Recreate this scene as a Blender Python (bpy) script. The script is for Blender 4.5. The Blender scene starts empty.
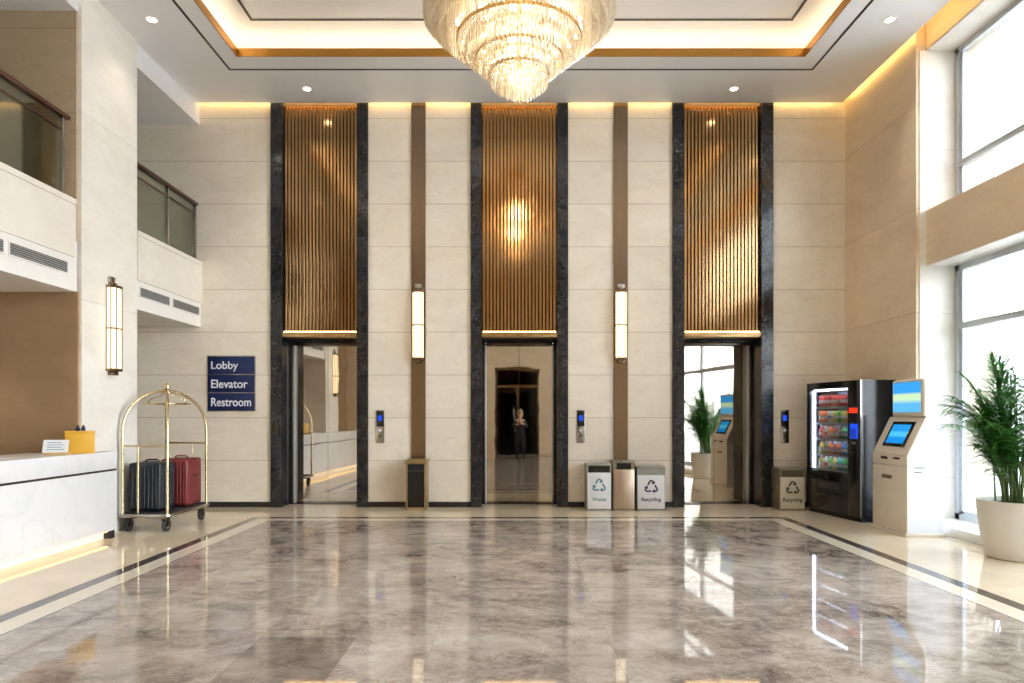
import bpy, bmesh, math, random
from mathutils import Vector, Matrix, Euler
random.seed(7)
PI = math.pi
scn = bpy.context.scene
col = scn.collection

# ------------------------------------------------------------------ helpers
def lin(c):
    return tuple((v/255/12.92 if v/255 <= .04045 else ((v/255+.055)/1.055)**2.4) for v in c) + (1.0,)

class MB:
    def __init__(s): s.bm = bmesh.new()
    def box(s, x0, x1, y0, y1, z0, z1, bev=0, seg=2, mi=0, M=None):
        x0, x1 = min(x0, x1), max(x0, x1); y0, y1 = min(y0, y1), max(y0, y1); z0, z1 = min(z0, z1), max(z0, z1)
        b = bmesh.new()
        r = bmesh.ops.create_cube(b, size=1)
        for v in b.verts:
            v.co = Vector(((v.co.x+.5)*(x1-x0)+x0, (v.co.y+.5)*(y1-y0)+y0, (v.co.z+.5)*(z1-z0)+z0))
        if bev: bmesh.ops.bevel(b, geom=list(b.edges), offset=bev, segments=seg, profile=.5, affect='EDGES')
        s._merge(b, mi, M); return s
    def _merge(s, b, mi=0, M=None):
        if M is not None: bmesh.ops.transform(b, matrix=M, verts=b.verts)
        bmesh.ops.recalc_face_normals(b, faces=b.faces)
        for f in b.faces: f.material_index = mi
        me = bpy.data.meshes.new('t'); b.to_mesh(me); b.free()
        s.bm.from_mesh(me); bpy.data.meshes.remove(me)
    def tube(s, pts, r, n=12, closed=False, mi=0, cap=True, M=None):
        b = bmesh.new(); pts = [Vector(p) for p in pts]; N = len(pts); rings = []
        rs = r if isinstance(r, (list, tuple)) else [r]*N
        nrm = None
        for i, p in enumerate(pts):
            if closed: t = (pts[(i+1) % N]-pts[i-1]).normalized()
            else: t = (pts[min(i+1, N-1)]-pts[max(i-1, 0)]).normalized()
            if nrm is None:
                nrm = t.orthogonal().normalized()
            nrm = (nrm-t*nrm.dot(t)).normalized(); bn = t.cross(nrm)
            rings.append([b.verts.new(p+(nrm*math.cos(2*PI*k/n)+bn*math.sin(2*PI*k/n))*rs[i]) for k in range(n)])
        for i in range(N if closed else N-1):
            A, B = rings[i], rings[(i+1) % N]
            for k in range(n): b.faces.new((A[k], A[(k+1) % n], B[(k+1) % n], B[k]))
        if cap and not closed: b.faces.new(rings[0][::-1]); b.faces.new(rings[-1])
        s._merge(b, mi, M); return s
    def lathe(s, prof, c=(0, 0, 0), n=32, mi=0, M=None):
        b = bmesh.new(); rings = []
        for r, z in prof:
            if r < 1e-6: rings.append([b.verts.new((c[0], c[1], c[2]+z))])
            else: rings.append([b.verts.new((c[0]+r*math.cos(2*PI*k/n), c[1]+r*math.sin(2*PI*k/n), c[2]+z)) for k in range(n)])
        for A, B in zip(rings, rings[1:]):
            for k in range(n):
                a0, a1 = A[k % len(A)], A[(k+1) % len(A)]; b0, b1 = B[k % len(B)], B[(k+1) % len(B)]
                vs = []
                for v in (a0, a1, b1, b0):
                    if v not in vs: vs.append(v)
                if len(vs) > 2: b.faces.new(vs)
        s._merge(b, mi, M); return s
    def prism(s, poly, a0, a1, axis='y', bev=0, mi=0, M=None):
        # poly of (u,v): axis y -> (x,z); axis x -> (y,z); axis z -> (x,y)
        b = bmesh.new()
        def P(u, v, a): return {'y': (u, a, v), 'x': (a, u, v), 'z': (u, v, a)}[axis]
        A = [b.verts.new(P(u, v, a0)) for u, v in poly]; B = [b.verts.new(P(u, v, a1)) for u, v in poly]
        n = len(poly)
        b.faces.new(A); b.faces.new(B[::-1])
        for k in range(n): b.faces.new((A[k], B[k], B[(k+1) % n], A[(k+1) % n]))
        if bev: bmesh.ops.bevel(b, geom=list(b.edges), offset=bev, segments=2, profile=.5, affect='EDGES')
        s._merge(b, mi, M); return s
    def build(s, name, mats, parent=None, ang=35, loc=None, M=None):
        me = bpy.data.meshes.new(name)
        for e in s.bm.edges:
            if len(e.link_faces) == 2 and e.calc_face_angle(0) > math.radians(ang): e.smooth = False
        for f in s.bm.faces: f.smooth = True
        s.bm.to_mesh(me); s.bm.free()
        for m in (mats if isinstance(mats, (list, tuple)) else [mats]): me.materials.append(m)
        o = bpy.data.objects.new(name, me); col.objects.link(o)
        if parent: o.parent = parent
        if loc: o.location = loc
        return o

def tag(o, label=None, cat=None, group=None, kind=None):
    if label: o['label'] = label
    if cat: o['category'] = cat
    if group: o['group'] = group
    if kind: o['kind'] = kind
    return o
def thing(name, label, cat, loc=(0, 0, 0), rz=0, group=None, kind=None):
    o = bpy.data.objects.new(name, None); col.objects.link(o)
    o.empty_display_size = .1; o.location = loc; o.rotation_euler = (0, 0, rz)
    return tag(o, label, cat, group, kind)
def struct(mb, name, mat, label=None, parent=None):
    o = mb.build(name, mat, parent)
    if not parent: o['kind'] = 'structure'
    if label: o['label'] = label
    return o
def copy_tree(o, parent=None):
    c = o.copy(); col.objects.link(c); c.parent = parent
    for ch in [x for x in bpy.data.objects if x.parent == o]: copy_tree(ch, c)
    return c

def text_mb(body, width, height=None, depth=.002, weight=0.0):
    """lettering in the local XZ plane facing -Y, centred on the origin"""
    cu = bpy.data.curves.new('txt', 'FONT'); cu.body = body; cu.size = 1; cu.extrude = 0; cu.offset = weight
    ob = bpy.data.objects.new('txt', cu); col.objects.link(ob)
    dg = bpy.context.evaluated_depsgraph_get(); me = bpy.data.meshes.new_from_object(ob.evaluated_get(dg))
    mb = MB(); mb.bm.from_mesh(me)
    bpy.data.objects.remove(ob); bpy.data.curves.remove(cu); bpy.data.meshes.remove(me)
    bm = mb.bm
    xs = [v.co.x for v in bm.verts]; ys = [v.co.y for v in bm.verts]
    sx = width/(max(xs)-min(xs)); sy = sx if height is None else height/(max(ys)-min(ys))
    cx = (max(xs)+min(xs))/2; cy = (max(ys)+min(ys))/2
    for v in bm.verts: v.co = Vector(((v.co.x-cx)*sx, 0, (v.co.y-cy)*sy))
    r = bmesh.ops.extrude_face_region(bm, geom=list(bm.faces))
    for v in [g for g in r['geom'] if isinstance(g, bmesh.types.BMVert)]: v.co.y -= depth
    bmesh.ops.recalc_face_normals(bm, faces=bm.faces)
    return mb
def xf(mb, M): bmesh.ops.transform(mb.bm, matrix=M, verts=mb.bm.verts); return mb
T = Matrix.Translation
def R(a, ax): return Matrix.Rotation(a, 4, ax)

# ------------------------------------------------------------------ materials
class NT:
    def __init__(s, name):
        s.m = bpy.data.materials.new(name); s.m.use_nodes = True; s.t = s.m.node_tree; s.t.nodes.clear()
        s.out = s.n('ShaderNodeOutputMaterial'); s.tc = s.n('ShaderNodeTexCoord')
    def n(s, ty, **k):
        nd = s.t.nodes.new(ty)
        for a, v in k.items(): setattr(nd, a, v)
        return nd
    def l(s, a, b): s.t.links.new(a, b)
    def setin(s, nd, i, v):
        if isinstance(v, bpy.types.NodeSocket): s.l(v, nd.inputs[i])
        elif v is not None: nd.inputs[i].default_value = v
    def math(s, op, a, b=None, c=None, clamp=False):
        nd = s.n('ShaderNodeMath', operation=op, use_clamp=clamp)
        s.setin(nd, 0, a); s.setin(nd, 1, b); s.setin(nd, 2, c); return nd.outputs[0]
    def noise(s, sc, det=4, rough=.55, dist=0, vec=None, dim='3D'):
        nd = s.n('ShaderNodeTexNoise'); nd.inputs['Scale'].default_value = sc; nd.inputs['Detail'].default_value = det
        nd.inputs['Roughness'].default_value = rough; nd.inputs['Distortion'].default_value = dist
        s.l(vec or s.tc.outputs['Object'], nd.inputs['Vector']); return nd.outputs['Fac']
    def ramp(s, fac, stops):
        nd = s.n('ShaderNodeValToRGB'); e = nd.color_ramp.elements
        e[0].position, e[0].color = stops[0]; e[1].position, e[1].color = stops[-1]
        for p, c in stops[1:-1]:
            k = e.new(p); k.color = c
        s.l(fac, nd.inputs[0]); return nd.outputs[0]
    def mix(s, f, a, b, mode='MIX'):
        nd = s.n('ShaderNodeMix', data_type='RGBA', blend_type=mode)
        s.setin(nd, 0, f); s.setin(nd, 6, a); s.setin(nd, 7, b); return nd.outputs[2]
    def xyz(s, vec=None):
        nd = s.n('ShaderNodeSeparateXYZ'); s.l(vec or s.tc.outputs['Object'], nd.inputs[0]); return nd.outputs
    def mapping(s, scale=(1, 1, 1), rot=(0, 0, 0), loc=(0, 0, 0)):
        nd = s.n('ShaderNodeMapping'); s.l(s.tc.outputs['Object'], nd.inputs[0])
        nd.inputs['Scale'].default_value = scale; nd.inputs['Rotation'].default_value = rot; nd.inputs['Location'].default_value = loc
        return nd.outputs[0]
    def bump(s, h, st=.2, d=.01):
        nd = s.n('ShaderNodeBump'); nd.inputs['Strength'].default_value = st; nd.inputs['Distance'].default_value = d
        s.l(h, nd.inputs['Height']); return nd.outputs[0]
    def pbr(s, color, rough=.5, metal=0, spec=.5, bump=None, emit=None, es=0, coat=0, ior=None, trans=None):
        p = s.n('ShaderNodeBsdfPrincipled')
        s.setin(p, 'Base Color', color); s.setin(p, 'Roughness', rough); s.setin(p, 'Metallic', metal)
        s.setin(p, 'Specular IOR Level', spec); s.setin(p, 'Coat Weight', coat)
        if ior: s.setin(p, 'IOR', ior)
        if bump: s.l(bump, p.inputs['Normal'])
        if emit: s.setin(p, 'Emission Color', emit); s.setin(p, 'Emission Strength', es)
        s.l(p.outputs[0], s.out.inputs[0]); return s.m

def plain(name, rgb, rough=.5, metal=0, var=.06, sc=6, spec=.5, coat=0, bump=0):
    t = NT(name); c = lin(rgb); f = t.noise(sc, 3)
    d = tuple(max(0, v*(1-var)) for v in c[:3])+(1,); b = tuple(min(1, v*(1+var)) for v in c[:3])+(1,)
    return t.pbr(t.ramp(f, [(.3, d), (.7, b)]), rough, metal, spec, t.bump(f, bump, .002) if bump else None, coat=coat)
def brushed(name, rgb, rough=.3, axis=2, var=.1):
    t = NT(name); c = lin(rgb); sc = [90, 90, 90]; sc[axis] = 1.5
    f = t.noise(1, 2, vec=t.mapping(tuple(sc)))
    d = tuple(v*(1-var) for v in c[:3])+(1,); b = tuple(min(1, v*(1+var)) for v in c[:3])+(1,)
    rr = t.math('MULTIPLY_ADD', f, .1, rough-.05)
    return t.pbr(t.ramp(f, [(.3, d), (.7, b)]), rr, 1)
def glow(name, rgb, st, var=.0):
    t = NT(name); e = t.n('ShaderNodeEmission'); c = lin(rgb)
    f = t.noise(9, 2)
    t.l(t.ramp(f, [(.3, tuple(v*(1-var) for v in c[:3])+(1,)), (.7, c)]), e.inputs[0])
    e.inputs[1].default_value = st; t.l(e.outputs[0], t.out.inputs[0]); return t.m
def marble(name, base, alt, vein, sc=1.2, rough=.25, vein_amt=.6, vw=.04, spec=.5, coat=0, dist=1.2):
    t = NT(name)
    f = t.noise(sc, 6, .6, .6); g = t.noise(sc*1.7, 8, .62, dist)
    basec = t.ramp(f, [(.3, lin(base)), (.72, lin(alt))])
    v = t.math('ABSOLUTE', t.math('SUBTRACT', g, .5)); v = t.math('SUBTRACT', 1, t.math('DIVIDE', v, vw), clamp=True)
    v = t.math('MULTIPLY', t.math('MULTIPLY', v, v), vein_amt)
    v = t.math('MULTIPLY', v, t.math('MULTIPLY_ADD', t.noise(sc*.8, 2), 2.2, -.6, clamp=True))
    return t.pbr(t.mix(v, basec, lin(vein)), rough, 0, spec, coat=coat)

def stone_wall(name, base, alt, line, step=.634, off=.712, rough=.32, per=.05, vs=None, lw=.006):
    """large honed stone slabs with fine horizontal joints (the joint pitch is set in metres)"""
    t = NT(name); o = t.xyz()
    a = t.math('DIVIDE', t.math('SUBTRACT', o['Z'], off), step)
    fr = t.math('FRACT', t.math('ADD', a, 20)); idx = t.math('FLOOR', t.math('ADD', a, 20))
    d = t.math('ABSOLUTE', t.math('SUBTRACT', fr, .5)); joint = t.math('GREATER_THAN', d, .5-lw/step)
    wn = t.n('ShaderNodeTexWhiteNoise', noise_dimensions='2D'); cb = t.n('ShaderNodeCombineXYZ')
    t.l(idx, cb.inputs[0]); t.l(t.math('FLOOR', t.math('DIVIDE', t.math('ADD', o['X'], o['Y']), 1.47)), cb.inputs[1]); t.l(cb.outputs[0], wn.inputs[0])
    mp = t.mapping((1, 1, 2.4))
    f = t.noise(1.3, 7, .62, .8, vec=mp)
    c = t.ramp(f, [(.32, lin(base)), (.7, lin(alt))])
    tone = t.math('MULTIPLY_ADD', wn.outputs[0], per, 1-per)
    tc = t.n('ShaderNodeCombineXYZ')
    for i in range(3): t.l(tone, tc.inputs[i])
    c = t.mix(1.0, c, tc.outputs[0], 'MULTIPLY')
    g = t.noise(2.2, 8, .6, 1.1, vec=mp)
    v = t.math('SUBTRACT', 1, t.math('DIVIDE', t.math('ABSOLUTE', t.math('SUBTRACT', g, .5)), .02), clamp=True)
    c = t.mix(t.math('MULTIPLY', v, .13), c, lin(line))
    c = t.mix(t.math('MULTIPLY', joint, .42), c, lin(line))
    b = t.bump(t.math('SUBTRACT', 1, joint), .4, .004)
    return t.pbr(c, rough, 0, .5, b)

M_BACK = stone_wall('cream_stone', (232, 222, 205), (242, 234, 219), (158, 142, 122), rough=.3, lw=.007, off=.69)
M_RIGHT = stone_wall('beige_stone', (216, 196, 168), (228, 209, 182), (150, 124, 92), step=1.268, off=.08, rough=.38, per=.03)
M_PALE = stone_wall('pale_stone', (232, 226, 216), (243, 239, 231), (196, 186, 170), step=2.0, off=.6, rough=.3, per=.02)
M_UPPER = stone_wall('tan_stone', (188, 166, 136), (202, 181, 150), (130, 108, 80), step=.9, off=.08, rough=.45)
M_BROWN = stone_wall('brown_panel', (158, 130, 97), (168, 140, 107), (112, 90, 64), step=6, off=-2, rough=.5, per=.02)
M_PARA = marble('parapet_stone', (226, 218, 206), (236, 230, 220), (200, 188, 172), 1.0, .35, .3)
M_WHITE = plain('white_paint', (236, 233, 228), .55, var=.02)
M_CEIL = plain('ceiling_paint', (240, 240, 242), .35, var=.012, sc=2)
M_LINE = plain('black_inlay', (38, 34, 34), .35)
M_COUNTER = marble('white_marble', (222, 222, 224), (234, 234, 235), (176, 188, 192), .7, .18, .25, .05)
M_DARKM = marble('black_marble', (20, 23, 28), (30, 35, 42), (170, 160, 154), 4.5, .12, .7, .016, dist=2)
M_BRONZE = brushed('bronze_metal', (146, 128, 106), .22)
M_GOLDF = brushed('gold_fascia', (190, 140, 72), .35, axis=0)
M_GOLD = brushed('gold_metal', (190, 160, 112), .28)
M_SLAT = plain('slat_bronze', (184, 148, 106), .14, metal=1, var=.04, sc=3)
M_SBACK = plain('bronze_mirror', (112, 84, 54), .3, metal=.85, var=.06, sc=1.5)
M_BRASS = plain('polished_brass', (212, 194, 154), .16, metal=1, var=.04)
M_STEEL = brushed('brushed_steel', (186, 182, 176), .22)
M_DSTEEL = brushed('dark_steel', (92, 84, 76), .25)
M_ALU = plain('window_aluminium', (202, 208, 214), .35, metal=.5, var=.03)
M_BLACK = plain('black_gloss', (14, 15, 18), .2, var=.1, spec=.6)
M_VENDSIDE = plain('vending_side', (16, 23, 32), .16, var=.15, spec=.35)
M_BLACKM = plain('black_matte', (24, 24, 26), .6)
M_RUBBER = plain('rubber', (52, 52, 54), .7)
M_WOODR = plain('dark_wood', (78, 46, 34), .35, var=.15)
M_NAVY = plain('navy_sign', (14, 34, 84), .4, var=.05)
M_LETTER = plain('white_letter', (232, 238, 246), .5)
M_BINW = plain('bin_white', (226, 228, 232), .4, var=.02)
M_BINB = plain('bin_beige', (206, 200, 180), .4, var=.03)
M_BINBR = brushed('bin_bronze', (196, 178, 158), .38)
M_BINTRIM = plain('bin_trim', (150, 140, 120), .35, metal=.6)
M_ASH = plain('ash_gold', (164, 140, 96), .35, metal=.6)
M_BINGREY = plain('bin_grey', (158, 158, 148), .45, metal=.3)
M_TEAL = plain('teal_print', (84, 130, 140), .5)
M_PURPLE = plain('violet_print', (56, 46, 90), .5)
M_OLIVE = plain('brown_print', (74, 68, 48), .5)
M_CASEB = plain('navy_case', (20, 26, 36), .4, var=.15, bump=.2)
M_CASER = plain('maroon_case', (112, 30, 30), .4, var=.15, bump=.2)
M_KIOSKF = plain('kiosk_shaded', (226, 218, 204), .4, var=.015)  # shade on the white kiosk's front is put into this beige
M_KIOSKS = plain('kiosk_side', (226, 230, 240), .4, var=.015)
M_POT = plain('pot_white', (226, 222, 214), .42, var=.03, bump=.1)
M_SOIL = plain('soil', (60, 46, 34), .9, var=.4, sc=30)
M_STEM = plain('cane_green', (92, 120, 60), .5, var=.25, sc=12)
M_LEAF = plain('palm_leaf', (76, 140, 62), .42, var=.45, sc=5)
M_AMBER = plain('amber_box', (216, 166, 54), .45, var=.05)
M_CARD = plain('card', (232, 236, 240), .5)
M_PRINT = plain('grey_print', (120, 140, 170), .6)
M_SKIN = plain('skin', (200, 158, 130), .5)
M_CLOTH = plain('dark_cloth', (22, 22, 26), .8, var=.2)
M_HAIR = plain('fair_hair', (150, 120, 84), .6, var=.2)
M_EXT = stone_wall('outside_stone', (214, 210, 204), (228, 225, 220), (150, 146, 140), step=3.2, off=0, rough=.8)
M_PAVE = plain('paving', (190, 188, 184), .8)

G_WARM = glow('led_warm', (255, 204, 122), 12)
G_SLOT = glow('slot_led', (255, 208, 126), 14)
G_COVE = glow('cove_led', (255, 224, 176), 8.5)
G_DESK = glow('desk_led', (255, 214, 140), 3.5)
G_SCONCE = glow('sconce_glow', (255, 230, 188), 1.9)
G_DOWN = glow('downlight_glow', (255, 244, 224), 14)
G_BULB = glow('chandelier_bulb', (255, 220, 168), 4)
G_WHITE = glow('vending_led', (216, 228, 255), 42)
G_BLUE = glow('blue_display', (40, 90, 255), .8)
G_RED = glow('red_display', (255, 60, 30), 1.0)

def glass(name, tint, refl=.04, rough=0.0):
    t = NT(name); tr = t.n('ShaderNodeBsdfTransparent'); tr.inputs[0].default_value = tint
    gl = t.n('ShaderNodeBsdfGlossy'); gl.inputs['Roughness'].default_value = rough
    fr = t.n('ShaderNodeFresnel'); fr.inputs[0].default_value = 1.45
    k = t.math('ADD', t.math('MULTIPLY', fr.outputs[0], .8), refl-.04, clamp=True)
    mx = t.n('ShaderNodeMixShader'); t.l(k, mx.inputs[0]); t.l(tr.outputs[0], mx.inputs[1]); t.l(gl.outputs[0], mx.inputs[2])
    t.l(mx.outputs[0], t.out.inputs[0]); return t.m
M_GLASS = glass('clear_glass', (.96, .98, .98, 1))
M_RAILGLASS = glass('green_glass', (.92, .96, .91, 1))
M_DARKGLASS = glass('dark_glass', (.10, .09, .08, 1))
def crystal():
    t = NT('crystal'); tr = t.n('ShaderNodeBsdfTransparent'); tr.inputs[0].default_value = (1, .96, .88, 1)
    tl = t.n('ShaderNodeBsdfTranslucent'); tl.inputs[0].default_value = (.98, .90, .74, 1)
    gl = t.n('ShaderNodeBsdfGlossy'); gl.inputs['Roughness'].default_value = .06; gl.inputs[0].default_value = (1, .98, .94, 1)
    df = t.n('ShaderNodeBsdfDiffuse'); df.inputs[0].default_value = (.95, .90, .80, 1)
    a = t.n('ShaderNodeMixShader'); a.inputs[0].default_value = .5; t.l(tl.outputs[0], a.inputs[1]); t.l(df.outputs[0], a.inputs[2])
    b = t.n('ShaderNodeMixShader'); b.inputs[0].default_value = .55; t.l(tr.outputs[0], b.inputs[1]); t.l(a.outputs[0], b.inputs[2])
    fr = t.n('ShaderNodeLayerWeight'); fr.inputs[0].default_value = .35
    c = t.n('ShaderNodeMixShader'); t.l(fr.outputs['Facing'], c.inputs[0]); t.l(b.outputs[0], c.inputs[1]); t.l(gl.outputs[0], c.inputs[2])
    t.l(c.outputs[0], t.out.inputs[0]); return t.m
M_CRYSTAL = crystal()

def mirror_mat():
    t = NT('mirror_steel')
    w = t.noise(1, 2, .4, 0, vec=t.mapping((1.4, 1.4, 2.6), loc=(3, 1, 2)))
    return t.pbr(lin((198, 190, 178)), .02, 1, .5, t.bump(w, .10, .012))
M_MIRROR = mirror_mat()

def floor_mat():
    """polished stone: brown-grey slabs inside a cream / dark border, cream outside"""
    t = NT('floor_stone'); o = t.xyz()
    X, Y = o['X'], o['Y']
    cx, hw = .1, 3.24      # inner field half width
    ax = t.math('SUBTRACT', t.math('ABSOLUTE', t.math('SUBTRACT', X, cx)), hw)
    ay = t.math('SUBTRACT', Y, 8.80)
    e = t.math('MAXIMUM', ax, ay)                          # distance outside the inner field
    TX, TY = 1.06, 1.06
    tx = t.math('DIVIDE', t.math('ADD', X, 1.53), TX); ty = t.math('DIVIDE', t.math('ADD', Y, 20-4.17), TY)
    cb = t.n('ShaderNodeCombineXYZ'); t.l(t.math('FLOOR', tx), cb.inputs[0]); t.l(t.math('FLOOR', ty), cb.inputs[1])
    wn = t.n('ShaderNodeTexWhiteNoise', noise_dimensions='2D'); t.l(cb.outputs[0], wn.inputs[0])
    # per-slab shift of the pattern so the veins break at the joints
    va = t.n('ShaderNodeVectorMath', operation='MULTIPLY_ADD'); t.l(wn.outputs['Color'], va.inputs[0]); va.inputs[1].default_value = (9, 9, 9)
    t.l(t.tc.outputs['Object'], va.inputs[2]); V = va.outputs[0]
    mp = t.n('ShaderNodeMapping'); t.l(V, mp.inputs[0]); mp.inputs['Rotation'].default_value = (0, 0, .5); mp.inputs['Scale'].default_value = (1.15, 1.5, 1); V2 = mp.outputs[0]
    n1 = t.noise(2.4, 12, .72, .6, vec=V2); n2 = t.noise(3.6, 12, .7, 1.2, vec=V2); n3 = t.noise(.55, 4, .6, 1.2)
    c = t.ramp(t.math('ADD', t.math('MULTIPLY', n1, .62), t.math('MULTIPLY', n3, .38)),
               [(.36, lin((92, 80, 72))), (.44, lin((136, 123, 114))), (.52, lin((168, 156, 146))), (.64, lin((198, 188, 178)))])
    v = t.math('SUBTRACT', 1, t.math('DIVIDE', t.math('ABSOLUTE', t.math('SUBTRACT', n2, .5)), .022), clamp=True)
    c = t.mix(t.math('MULTIPLY', v, .38), c, lin((214, 205, 192)))
    v2 = t.math('SUBTRACT', 1, t.math('DIVIDE', t.math('ABSOLUTE', t.math('SUBTRACT', t.noise(2.2, 9, .7, 1.4, vec=V2), .42)), .02), clamp=True)
    c = t.mix(t.math('MULTIPLY', v2, .4), c, lin((84, 68, 56)))
    tone = t.math('MULTIPLY_ADD', wn.outputs[0], .10, .93); tcb = t.n('ShaderNodeCombineXYZ')
    for i in range(3): t.l(tone, tcb.inputs[i])
    c = t.mix(1.0, c, tcb.outputs[0], 'MULTIPLY')
    # one darker slab near the camera
    dk = t.math('MULTIPLY', t.math('MULTIPLY', t.math('GREATER_THAN', X, -1.53), t.math('LESS_THAN', X, -.95)),
                t.math('MULTIPLY', t.math('GREATER_THAN', Y, 3.0), t.math('LESS_THAN', Y, 4.17)))
    c = t.mix(t.math('MULTIPLY', dk, .45), c, lin((84, 72, 62)))
    jx = t.math('GREATER_THAN', t.math('ABSOLUTE', t.math('SUBTRACT', t.math('FRACT', tx), .5)), .4975)
    jy = t.math('GREATER_THAN', t.math('ABSOLUTE', t.math('SUBTRACT', t.math('FRACT', ty), .5)), .4975)
    c = t.mix(t.math('MULTIPLY', t.math('MAXIMUM', jx, jy), .35), c, lin((92, 80, 70)))
    crm = t.ramp(t.noise(1.6, 6, .6, .8), [(.3, lin((214, 198, 172))), (.7, lin((230, 216, 192)))])
    gt = lambda a: t.math('GREATER_THAN', e, a)
    out = t.mix(gt(0), c, lin((86, 76, 66)))
    out = t.mix(gt(.014), out, lin((226, 216, 198)))
    out = t.mix(gt(.20), out, lin((74, 66, 62)))
    out = t.mix(gt(.32), out, crm)
    rough = t.math('MULTIPLY_ADD', n2, .03, .015)
    bmp = t.bump(t.noise(.7, 1), .05, .01)
    return t.pbr(out, rough, 0, .5, bmp, ior=1.5)
M_FLOOR = floor_mat()

def screen_mat(name, top, mid, bot, es=1.2):
    t = NT(name); g = t.tc.outputs['Generated']; o = t.xyz(g)
    c = t.ramp(o['Z'], [(0, lin(bot)), (.28, lin(bot)), (.42, lin(mid)), (.58, lin(mid)), (.66, lin(top)), (1, lin(top))])
    e = t.n('ShaderNodeEmission'); t.l(c, e.inputs[0]); e.inputs[1].default_value = es; t.l(e.outputs[0], t.out.inputs[0]); return t.m
G_SCR1 = screen_mat('screen_top', (60, 160, 235), (200, 232, 190), (96, 182, 236), 1.0)
G_SCR2 = screen_mat('screen_low', (40, 150, 225), (80, 190, 235), (30, 140, 220), 1.0)

# ================================================================== ROOM SHELL
YB = 10.13; H = 5.96; XL = -4.60; XR = 4.94
PORT = [(-2.85, .555, .72), (.11, .56, .72), (3.12, .57, .745)]       # centre, half opening, half outside

struct(MB().box(-8.7, 5.75, -1.7, 10.75, -.12, 0), 'floor', M_FLOOR)

wb = MB(); xs = [-8.7]
for c, hi, ho in PORT: xs += [c-ho+.02, c+ho-.02]
xs.append(5.9)
for i in range(0, len(xs), 2): wb.box(xs[i], xs[i+1], YB, YB+.6, 0, 6.35)
struct(wb, 'wall_back', M_BACK)
bb = MB()
for i in range(0, len(xs), 2): bb.box(xs[i]+(0.0 if i == 0 else .0), min(xs[i+1], 4.94), YB-.012, YB+.01, 0, .078)
struct(bb, 'baseboard_back', M_LINE)

struct(MB().box(XR, 5.9, 8.35, YB, 0, 6.35), 'wall_right', M_RIGHT)
struct(MB().box(5.06, 5.62, -.2, 8.35, 5.82, 6.35).box(5.06, 5.62, -.2, 8.35, 3.19, 3.86), 'wall_window', M_RIGHT, 'beige stone lintel and spandrel bands across the tall windows')
struct(MB().box(4.98, 5.44, 8.338, 8.352, .10, 5.81).box(5.07, 5.44, -.19, 8.338, 5.81, 5.825).box(5.07, 5.44, -.19, 8.338, 3.18, 3.195), 'trim_9', M_PALE, 'window reveal lining, its pale colour standing in for daylight')  # daylight on the reveal and undersides is put into pale slabs
struct(MB().box(XR, 5.9, -1.7, -.2, 0, 6.35), 'wall_entrance_side', M_RIGHT)
struct(MB().box(4.90, 5.62, -.2, 8.34, 0, .10, .004), 'trim_1', M_WHITE, 'low white curb under the windows')

# windows
def window(name, z0, z1, transoms, label):
    w = thing(name, label, None, (5.44, 4.0, z0), kind='structure')
    h = z1-z0; y0, y1 = -4.2, 4.34
    f = MB(); f.box(-.03, .05, y0, y1, 0, .07).box(-.03, .05, y0, y1, h-.07, h).box(-.03, .05, y1-.07, y1, 0, h).box(-.03, .05, y0, y0+.07, 0, h)
    f.box(-.012, .03, y1-.115, y1-.07, .07, h-.07).box(-.012, .03, y0+.07, y1-.07, .07, .105)
    f.build('window_frame', M_ALU, w)
    for tz in transoms:
        m = MB().box(-.035, .04, y0+.07, y1-.07, tz-z0-.035, tz-z0+.035, .004); m.box(-.05, -.03, y0+.07, y1-.07, tz-z0+.01, tz-z0+.03)
        m.build('transom', M_ALU, w)
    for k in range(1, 5):
        yy = y1-k*1.75
        MB().box(-.032, .042, yy-.035, yy+.035, .07, h-.07, .004).build('mullion', M_ALU, w)
    MB().box(0, .008, y0+.02, y1-.02, .02, h-.02).build('pane', M_GLASS, w)
    return w
window('window_1', 3.86, 5.82, [4.40], 'upper row of tall aluminium window panes')
window('window_2', .10, 3.18, [2.44], 'lower row of tall aluminium window panes')

# left side: cross walls ending in pale pillars
struct(MB().box(-8.7, XL, 7.30, 8.38, 0, 6.35), 'wall_left', [M_PALE])
struct(MB().box(-8.7, -4.64, 7.275, 7.30, 3.2, 5.67), 'wall_upper', M_UPPER, 'tan stone wall of the upper storey')
struct(MB().box(-8.7, -4.625, 7.27, 7.30, 0, 2.67), 'wall_reception', M_BROWN, 'brown panelled wall behind the reception desk')
struct(MB().box(-8.7, XL, 4.25, 5.25, 0, 6.35), 'wall_pier', M_PALE, 'pale pier beside the near end of the desk')
struct(MB().box(-8.9, -8.7, -1.7, 10.75, 0, 6.35), 'wall_far_left', M_UPPER)
struct(MB().box(-7.0, -6.9, 5.25, 7.27, 0, 2.67), 'wall_desk', M_BROWN)
struct(MB().box(-6.2, -6.0, -1.4, 4.25, 0, 6.35), 'wall_near_left', M_BROWN)
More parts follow.
